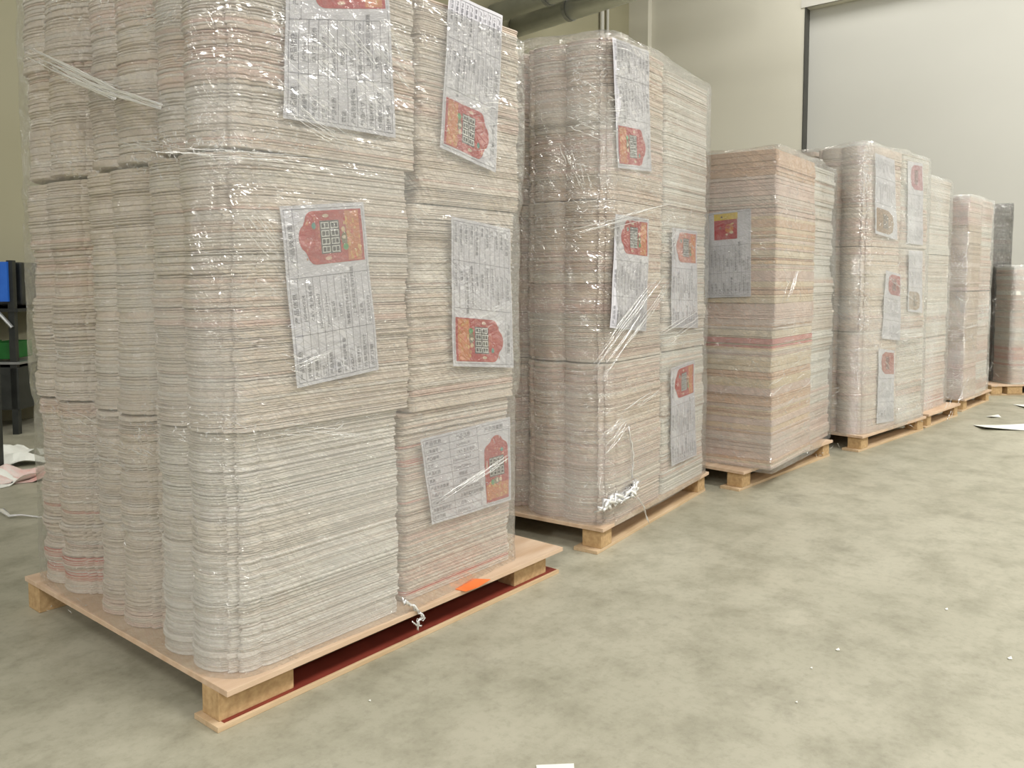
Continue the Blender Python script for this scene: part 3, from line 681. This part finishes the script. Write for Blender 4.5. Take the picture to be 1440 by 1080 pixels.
label(F1, ('w', 0.003), [(404, -66), (543, -80), (557, 194), (398, 166)], 'ccw', None, 'white product label under crinkled film on the topmost stack of the nearest pallet')
label(F1, ('w', 0.006), [(393, 290), (511, 284), (533, 520), (418, 546)], 'ccw', None, 'tilted white label with red calendar picture at its top, centre of the nearest load')
label(F1, ('w', 0.030), [(632, -12), (707, 22), (697, 243), (619, 207)], 'cw', None, 'white label with its red picture at the bottom, upper far end of the nearest load')
label(F1, ('w', 0.035), [(634, 304), (717, 322), (722, 517), (637, 515)], 'cw', None, 'white rumpled label, red picture at the bottom, mid far end of the nearest load')
label(F1, ('w', 0.047), [(591, 618), (717, 586), (719, 703), (608, 738)], 'up', None, 'upright white label with red picture on its right side, low on the nearest load')
label(F2, ('w', 0.001), [(861, 52), (912, 72), (916, 241), (869, 236)], 'cw', None, 'narrow-looking white label hanging from the top edge of the second load')
label(F2, ('w', 0.001), [(866, 301), (913, 308), (909, 466), (858, 461)], 'ccw', None, 'white label with red picture on top, mid stack, near end of the second load')
label(F2, ('w', 0.001), [(945, 320), (980, 325), (981, 461), (944, 461)], 'ccw', None, 'white label with a faded pink picture under cloudy film, second load', tone=(0.55, 0.20, 0.16))
label(F2, ('w', 0.001), [(943, 518), (976, 506), (979, 640), (944, 656)], 'ccw', None, 'white label with red picture at its top, bottom stack of the second load')
label(F3s, ('u', -0.012), [(988, 301), (1056, 293), (1056, 417), (992, 419)], 'ccw', None, 'white label with a yellow-topped red picture on the square tan load', style='card')
G_ = dict(style='small', detail=False)
label(F4, ('w', 0.010), [(1231, 215), (1258, 225), (1262, 338), (1231, 328)], 'cw', None, 'white label with brownish picture, top stack at the near end of the fourth load', tone=(0.33, 0.20, 0.10), **G_)
label(F4, ('w', 0.010), [(1277, 226), (1298, 230), (1298, 345), (1276, 342)], 'ccw', None, 'white label with dull pink picture, top stack at the far end of the fourth load', tone=(0.45, 0.16, 0.20), **G_)
label(F4, ('w', 0.010), [(1246, 380), (1267, 386), (1266, 479), (1240, 476)], 'ccw', None, 'white label with dark red picture, middle stack at the near end of the fourth load', tone=(0.40, 0.05, 0.05), **G_)
label(F4, ('w', 0.010), [(1278, 352), (1297, 353), (1297, 440), (1277, 438)], 'cw', None, 'white label with faint grey-brown picture, middle stack at the far end of the fourth load', tone=(0.40, 0.30, 0.22), **G_)
label(F4, ('w', 0.010), [(1236, 490), (1258, 493), (1257, 592), (1233, 596)], 'ccw', None, 'white label with mottled red picture, bottom stack of the fourth load', tone=(0.42, 0.09, 0.07), **G_)

# ------------------------------------------------------------------ folds, knots and tails of the film (parts of each wrap)
def folds(fr, wrapo, plane, lines, r=0.0010, name='film_fold', seed=0):
    rnd = random.Random(seed)
    n_ = fr.w if plane[0] == 'w' else fr.u
    p0 = fr.p(0, plane[1]) if plane[0] == 'w' else fr.p(plane[1], 0)
    mb = MB()
    for ln in lines:
        pts = [loc(fr, on_plane(x, y, p0, n_)) for x, y in ln]
        q = []
        for i in range(len(pts) - 1):
            for j in range(4): q.append(pts[i].lerp(pts[i + 1], j / 4) + Vector([rnd.gauss(0, 0.0008) for _ in range(3)]))
        q.append(pts[-1]); m_ = len(q)
        mb.tube(q, r * rnd.uniform(0.7, 1.2), 5, taper=[0.15 + 0.85 * math.sin(math.pi * (i + 0.3) / (m_ - 0.4)) ** 0.6 for i in range(m_)])
    o = mb.build(name, M['white_film'], wrapo, smooth=True); o['kind'] = 'stuff'; return o
def fan(x0, y0, x1, y1, n_, spread, seed, ln=(0.3, 1.0)):
    r_ = random.Random(seed); out = []; dx, dy = x1 - x0, y1 - y0; l = math.hypot(dx, dy); px, py = -dy / l, dx / l
    for i in range(int(n_ * 1.6)):
        o_ = r_.uniform(-spread, spread); t0 = r_.uniform(0, 0.6); t1 = min(1, t0 + r_.uniform(*ln))
        bow = r_.uniform(-2, 2)
        out.append([(x0 + dx*t0 + px*o_, y0 + dy*t0 + py*o_), (x0 + dx*(t0+t1)/2 + px*(o_+bow), y0 + dy*(t0+t1)/2 + py*(o_+bow)), (x0 + dx*t1 + px*o_*0.9, y0 + dy*t1 + py*o_*0.9)])
    return out
folds(F1, w1, ('u', -0.012), fan(36, 74, 165, 135, 26, 9, 1, (0.4, 1)) + fan(60, 95, 228, 148, 12, 8, 2), 0.0016, seed=1)
folds(F1, w1, ('u', -0.012), fan(190, 38, 245, 12, 9, 12, 3) + fan(150, 200, 250, 215, 5, 8, 9) + fan(70, 600, 210, 650, 9, 30, 10, (.1, .35)) + fan(165, 625, 215, 645, 3, 6, 11), 0.0008, seed=2)
folds(F1, w1, ('w', -0.014), fan(415, 60, 560, 200, 22, 70, 4, (0.08, 0.3)) + fan(400, 150, 480, 200, 6, 12, 5) + fan(540, 40, 600, 130, 12, 26, 15, (.1, .4)), 0.0007, seed=3)
folds(F1, w1, ('w', -0.012), fan(215, 212, 470, 226, 10, 6, 6, (0.1, 0.4)) + fan(345, 300, 395, 360, 6, 16, 7) + fan(400, 525, 470, 495, 3, 4, 8) + fan(560, 610, 330, 600, 7, 8, 12, (0.1, 0.3)) + fan(385, 505, 440, 520, 4, 20, 18, (.1, .3)), 0.0007, seed=4)
folds(F1, w1, ('w', 0.012), fan(604, 715, 716, 640, 5, 4, 13, (0.5, 1)) + fan(640, 170, 720, 165, 6, 45, 14, (0.2, 0.5)) + fan(565, 300, 610, 330, 5, 20, 16, (.2, .5)) + fan(660, 450, 715, 430, 4, 25, 17, (.2, .5)), 0.0008, seed=5)
folds(F2, w2, ('w', -0.022), fan(835, 530, 935, 390, 13, 16, 20, (0.3, 0.9)) + fan(800, 330, 950, 290, 5, 10, 21, (0.3, 0.8)) + fan(925, 480, 985, 440, 4, 12, 22) + fan(800, 140, 870, 180, 12, 35, 23, (0.1, 0.4)) + fan(855, 110, 885, 112, 9, 60, 26, (.3, .9)), 0.0010, seed=6)
folds(F2, w2, ('w', -0.022), fan(840, 640, 880, 590, 8, 12, 24) + fan(800, 200, 830, 300, 14, 14, 27, (.05, .2)) + fan(875, 590, 930, 550, 4, 10, 28), 0.0009, seed=7)
folds(F2, w2, ('u', -0.008), fan(735, 315, 800, 280, 5, 10, 25, (0.4, 0.9)) + fan(730, 395, 790, 370, 4, 8, 29, (0.4, 0.9)) + fan(770, 600, 800, 500, 8, 12, 30, (.03, .1)), 0.0008, seed=8)
folds(F3s, w3, ('w', -0.026), fan(1085, 480, 1150, 470, 9, 30, 31, (0.1, 0.4)) + fan(1090, 560, 1160, 500, 6, 20, 32, (0.1, 0.4)) + fan(1100, 440, 1120, 380, 4, 10, 33), 0.0011, seed=9)
folds(F4, w4, ('w', -0.012), fan(1215, 230, 1218, 320, 12, 7, 34, (0.05, 0.2)) + fan(1265, 475, 1298, 470, 5, 5, 35) + fan(1230, 400, 1300, 440, 9, 30, 36, (0.05, 0.2)), 0.0013, seed=10)
folds(F6, w6, ('w', -0.012), fan(1330, 595, 1365, 500, 7, 10, 37, (0.05, 0.2)) + fan(1345, 463, 1385, 455, 4, 5, 38), 0.0014, seed=11)
def sparkle(fr, wrapo, plane, boxes, seed, r=0.0007):
    """short sharp crinkles where the film is gathered"""
    r_ = random.Random(seed); lines = []
    for (x0, y0, x1, y1, n_) in boxes:
        for _ in range(int(n_ * 2.4)):
            x, y = r_.uniform(x0, x1), r_.uniform(y0, y1); a = r_.gauss(0.5, 0.9); l = r_.uniform(2, 9)
            lines.append([(x, y), (x + l/2 * math.cos(a), y + l/2 * math.sin(a) + r_.uniform(-1, 1)), (x + l * math.cos(a), y + l * math.sin(a))])
    return folds(fr, wrapo, plane, lines, r, 'film_crinkle', seed)
sparkle(F1, w1, ('w', -0.014), [(365, 0, 420, 200, 60), (420, 60, 560, 190, 60), (340, 210, 420, 420, 40), (330, 590, 560, 640, 25), (420, 420, 560, 560, 14), (240, 570, 330, 620, 25), (230, 190, 560, 215, 40)], 61, 0.0006)
sparkle(F1, w1, ('u', -0.012), [(55, 0, 215, 60, 30), (60, 180, 240, 250, 60), (215, 20, 330, 200, 30), (215, 190, 330, 225, 40), (66, 440, 100, 620, 20), (60, 560, 215, 660, 35), (190, 560, 225, 640, 20), (60, 650, 210, 860, 14)], 62, 0.0006)
sparkle(F1, w1, ('w', 0.012), [(570, 60, 720, 260, 30), (575, 280, 720, 440, 35), (640, 20, 700, 180, 16), (575, 560, 715, 620, 22), (620, 640, 715, 730, 8)], 63, 0.0006)
sparkle(F2, w2, ('w', -0.022), [(800, 90, 870, 300, 100), (870, 230, 930, 310, 25), (930, 290, 985, 360, 25), (820, 500, 920, 690, 50), (930, 480, 985, 620, 18)], 64, 0.0008)
sparkle(F2, w2, ('u', -0.008), [(745, 62, 850, 90, 22), (760, 500, 805, 700, 35), (745, 260, 810, 340, 16)], 65, 0.0008)
sparkle(F3s, w3, ('w', -0.026), [(1095, 230, 1180, 640, 80)], 66, 0.0010)
sparkle(F3s, w3, ('u', -0.026), [(1010, 420, 1085, 650, 26)], 67, 0.0008)
sparkle(F4, w4, ('w', -0.012), [(1210, 210, 1222, 340, 40), (1225, 340, 1300, 600, 60), (1195, 360, 1225, 470, 30)], 68, 0.0013)
sparkle(F6, w6, ('w', -0.012), [(1330, 420, 1400, 560, 40)], 69, 0.0014)

def tail(fr, wrapo, plane, pts, seed, r=0.003, name='film_tail'):
    rnd = random.Random(seed); n_ = fr.w if plane[0] == 'w' else fr.u
    p0 = fr.p(0, plane[1]) if plane[0] == 'w' else fr.p(plane[1], 0)
    P = [loc(fr, on_plane(x, y, p0, n_)) for x, y in pts]; mb = MB()
    for k in range(5):
        q = []
        for i in range(len(P) - 1):
            for j in range(5): q.append(P[i].lerp(P[i+1], j/5) + Vector([rnd.gauss(0, r * 0.8) for _ in range(3)]))
        mb.tube(q, r * rnd.uniform(0.3, 0.8), 5, taper=[0.6 + 0.5 * rnd.random() for _ in q])
    mb.build(name, M['white_film'], wrapo, smooth=True)
tail(F1, w1, ('w', 0.0), [(568, 845), (580, 852), (590, 864)], 71, 0.004)
tail(F1, w1, ('w', -0.012), [(590, 862), (597, 868), (588, 872), (587, 890)], 72, 0.003)
tail(F1, w1, ('w', -0.012), [(580, 874), (588, 880), (594, 880)], 73, 0.0018)
tail(F2, w2, ('w', -0.012), [(846, 716), (866, 702), (888, 692), (893, 678)], 74, 0.012)
tail(F2, w2, ('w', -0.014), [(892, 680), (884, 696), (860, 712)], 75, 0.010)
tail(F2, w2, ('w', -0.018), [(897, 700), (905, 712), (908, 722), (913, 738)], 76, 0.0022)
tail(F2, w2, ('w', -0.006), [(884, 600), (890, 640), (888, 680)], 77, 0.0035)
#tail(F3s, w3, ('w', -0.02), [(1095, 452), (1110, 470), (1120, 455)], 78, 0.010)

# orange paper scrap and red scuffs on the nearest deck
e = MB()
q = [loc(F1, on_floor(x, y, DECK + 0.001)) for x, y in [(640, 829), (664, 814), (690, 815), (672, 826), (655, 832)]]
e.add(q + [v + Vector((0, 0, 0.0012)) for v in q], [(4, 3, 2, 1, 0), (5, 6, 7, 8, 9)] + [(i, (i+1) % 5, (i+1) % 5 + 5, i + 5) for i in range(5)])
o = e.build('paper_scrap', M['orange']); o.location = F1.o; o.rotation_euler = (0, 0, F1.yaw)
props(o, 'bright orange paper scrap on the nearest pallet deck', 'paper scrap')

# ------------------------------------------------------------------ machine and litter behind, at the left edge
def at(px, py, Y):
    d = ray(px, py); t = Y / d.y; return Vector((0, 0, EYE)) + d * t
base = on_floor(-60, 611); Ym = base.y
xr = at(29, 500, Ym).x
e = empty('machine_rack', (xr, Ym, 0), 0.05); props(e, 'black steel machine rack with blue strip and green bins behind the nearest load', 'machine')
ztop = at(10, 366, Ym).z
m = MB(); m.box(-1.3, -0.02, 0.0, 0.75, 0.16, 0.44); m.build('base_box', M['black'], e, bevel=0.006)
for x_ in (-1.28, -0.6, -0.05):
    m = MB(); m.box(x_ - 0.02, x_ + 0.02, 0.0, 0.04, 0.0, ztop); m.build('post', M['black'], e, bevel=0.002)
    m = MB(); m.box(x_ - 0.02, x_ + 0.02, 0.70, 0.74, 0.0, ztop); m.build('post', M['black'], e, bevel=0.002)
m = MB(); m.box(-1.3, 0.0, -0.01, 0.75, 0.46, 0.475); m.build('shelf', M['steel'], e)
m = MB(); m.box(-1.3, 0.0, -0.01, 0.75, 0.80, 0.82); m.build('shelf', M['black'], e)
m = MB(); m.box(-1.3, -0.03, 0.10, 0.70, 0.84, ztop - 0.01); m.build('cabinet', M['black'], e, bevel=0.01)
m = MB(); m.box(-0.115, -0.055, -0.02, 0.08, at(20, 424, Ym).z, ztop - 0.01); m.build('blue_strip', M['blue'], e)['label'] = 'bright blue vertical strip'
m = MB(); m.tube([(-0.12, -0.02, 0.80), (-0.035, -0.02, 0.70)], 0.012, 8); m.build('brace', M['steel'], e)
for k in range(6):
    m = MB(); m.box(-1.22 + k * 0.2, -1.08 + k * 0.2, 0.03, 0.3, 0.49, 0.60); m.build('bin', M['green'], e, bevel=0.004)['label'] = 'green plastic bin'
b2 = on_floor(3, 664)
m = MB(); m.box(-0.02, 0.02, -0.02, 0.02, 0, 0.80); m.box(-0.06, 0.06, -0.06, 0.06, 0, 0.01)
o = m.build('steel_post', M['black'], bevel=0.002); o.location = (b2.x - 0.02, b2.y, 0); props(o, 'thin black steel post standing before the black machine rack', 'post')

def crumple(center, sx, sy, rot, seed, mat, name, label_txt, cat, lift=0.03, group=None):
    n_ = 12; vs = []; fs = []
    for k in (0, 1):
        for j in range(n_ + 1):
            for i in range(n_ + 1):
                x, y = (i / n_ - 0.5) * sx, (j / n_ - 0.5) * sy
                h = lift * max(0, noise.noise(Vector((x * 7 + seed, y * 7, seed * 1.3))) * 1.6 + 0.25)
                vs.append((x * math.cos(rot) - y * math.sin(rot) + 0.01 * noise.noise(Vector((j, seed, 0))), x * math.sin(rot) + y * math.cos(rot) + 0.01 * noise.noise(Vector((i, seed, 5))), 0.0015 + h + 0.001 * k))
    B_ = (n_ + 1) ** 2
    for j in range(n_):
        for i in range(n_):
            a = j * (n_ + 1) + i; q = (a, a + 1, a + n_ + 2, a + n_ + 1); fs.append(tuple(B_ + t for t in q)); fs.append(q[::-1])
    mb = MB(); mb.add(vs, fs); o = mb.build(name, mat); o.location = (center.x, center.y, 0)
    return props(o, label_txt, cat, group)
M['pinkprint'] = noisy('pink_printed_paper', (0.75, 0.70, 0.66), (0.72, 0.40, 0.36), 14, 0.6)
crumple(on_floor(10, 640), 0.40, 0.30, 0.2, 1.1, M['scrap'], 'waste_paper', 'crumpled white paper farthest back in the litter beside the black rack', 'waste paper', 0.05, 'litter behind the nearest load')
crumple(on_floor(36, 652), 0.34, 0.22, 0.5, 2.3, M['scrap'], 'waste_paper', 'pale greenish-white folded sheet on top of the litter behind the load', 'waste paper', 0.06, 'litter behind the nearest load')
crumple(on_floor(34, 672), 0.40, 0.26, 0.3, 3.7, M['pinkprint'], 'waste_paper', 'white sheet with red printing lying in the litter behind the load', 'waste paper', 0.05, 'litter behind the nearest load')
crumple(on_floor(4, 676), 0.30, 0.20, -0.5, 4.9, M['scrap'], 'waste_paper', 'crumpled white paper at the left edge, before the thin black post', 'waste paper', 0.05, 'litter behind the nearest load')
m = MB()
q = [on_floor(x, y, 0.006) + Vector((0, 0, z)) for x, y, z in ((-40, 722, 0), (-10, 722, .01), (4, 722, .012), (14, 727, .004), (30, 726, .006), (55, 727, 0), (90, 728, 0))]
c0 = q[0].copy(); m.tube([p_ - c0 for p_ in q], 0.006, 6, taper=[.6, 1, 1.8, 1.1, .7, .6, .5])
o = m.build('strap', M['white_film'], smooth=True); o.location = c0; props(o, 'twisted white packing strap on the floor at the left', 'strap')

# ------------------------------------------------------------------ paper bits on the open floor
def flat(pts, label_txt, name='waste_paper', cat='waste paper', h=0.006, mat='scrap', group=None):
    P = [on_floor(x, y) for x, y in pts]; c_ = sum(P, Vector()) / len(P); k = len(P); mb = MB()
    vs = [p_ - c_ + Vector((0, 0, 0.001 + h * (i % 2))) for i, p_ in enumerate(P)]; vs2 = [v + Vector((0, 0, 0.001)) for v in vs]
    mb.add([Vector((0, 0, 0.001 + h / 2))] + vs + [Vector((0, 0, 0.002 + h / 2))] + vs2,
           [(0, (i + 1) % k + 1, i + 1) for i in range(k)] + [(k + 1, k + 2 + i, k + 2 + (i + 1) % k) for i in range(k)] + [(i + 1, (i+1) % k + 1, k + 2 + (i+1) % k, k + 2 + i) for i in range(k)])
    o = mb.build(name, M[mat]); o.location = c_; return props(o, label_txt, cat, group)
flat([(1368, 598), (1384, 605), (1446, 606), (1446, 600), (1400, 598)], 'large pale sheet of waste paper lying on the floor at the right edge', h=0.02)
flat([(1424, 569), (1446, 576), (1446, 569)], 'pale triangular paper piece farthest back on the right floor', h=0.015)
flat([(1386, 586), (1396, 588), (1408, 587), (1404, 585)], 'small sliver of paper between the two larger floor sheets', h=0.01)
flat([(754, 1077), (807, 1076), (809, 1100), (757, 1100)], 'flat white paper at the bottom edge of the picture, nearest the viewer', h=0.002)
for i, (x, y, s_, t) in enumerate([(1178, 914, 5, 'brightest tiny white paper bit on the open floor'), (1141, 940, 3, 'tiny round white bit in front of the brightest one'), (1120, 988, 3, 'tiny white speck nearest the viewer on the open floor'),
                                   (1331, 857, 4, 'pale bit of paper on the right of the floor'), (1420, 926, 6, 'pale paper shred near the right edge of the floor'), (520, 986, 3, 'tiny white bit on the floor before the nearest pallet')]):
    flat([(x - s_*.6, y), (x - s_ / 4, y + s_ / 3), (x + s_*.6, y + s_ / 4), (x + s_ / 3, y - s_ / 3)], t, 'paper_bit', 'paper bit', 0.001)
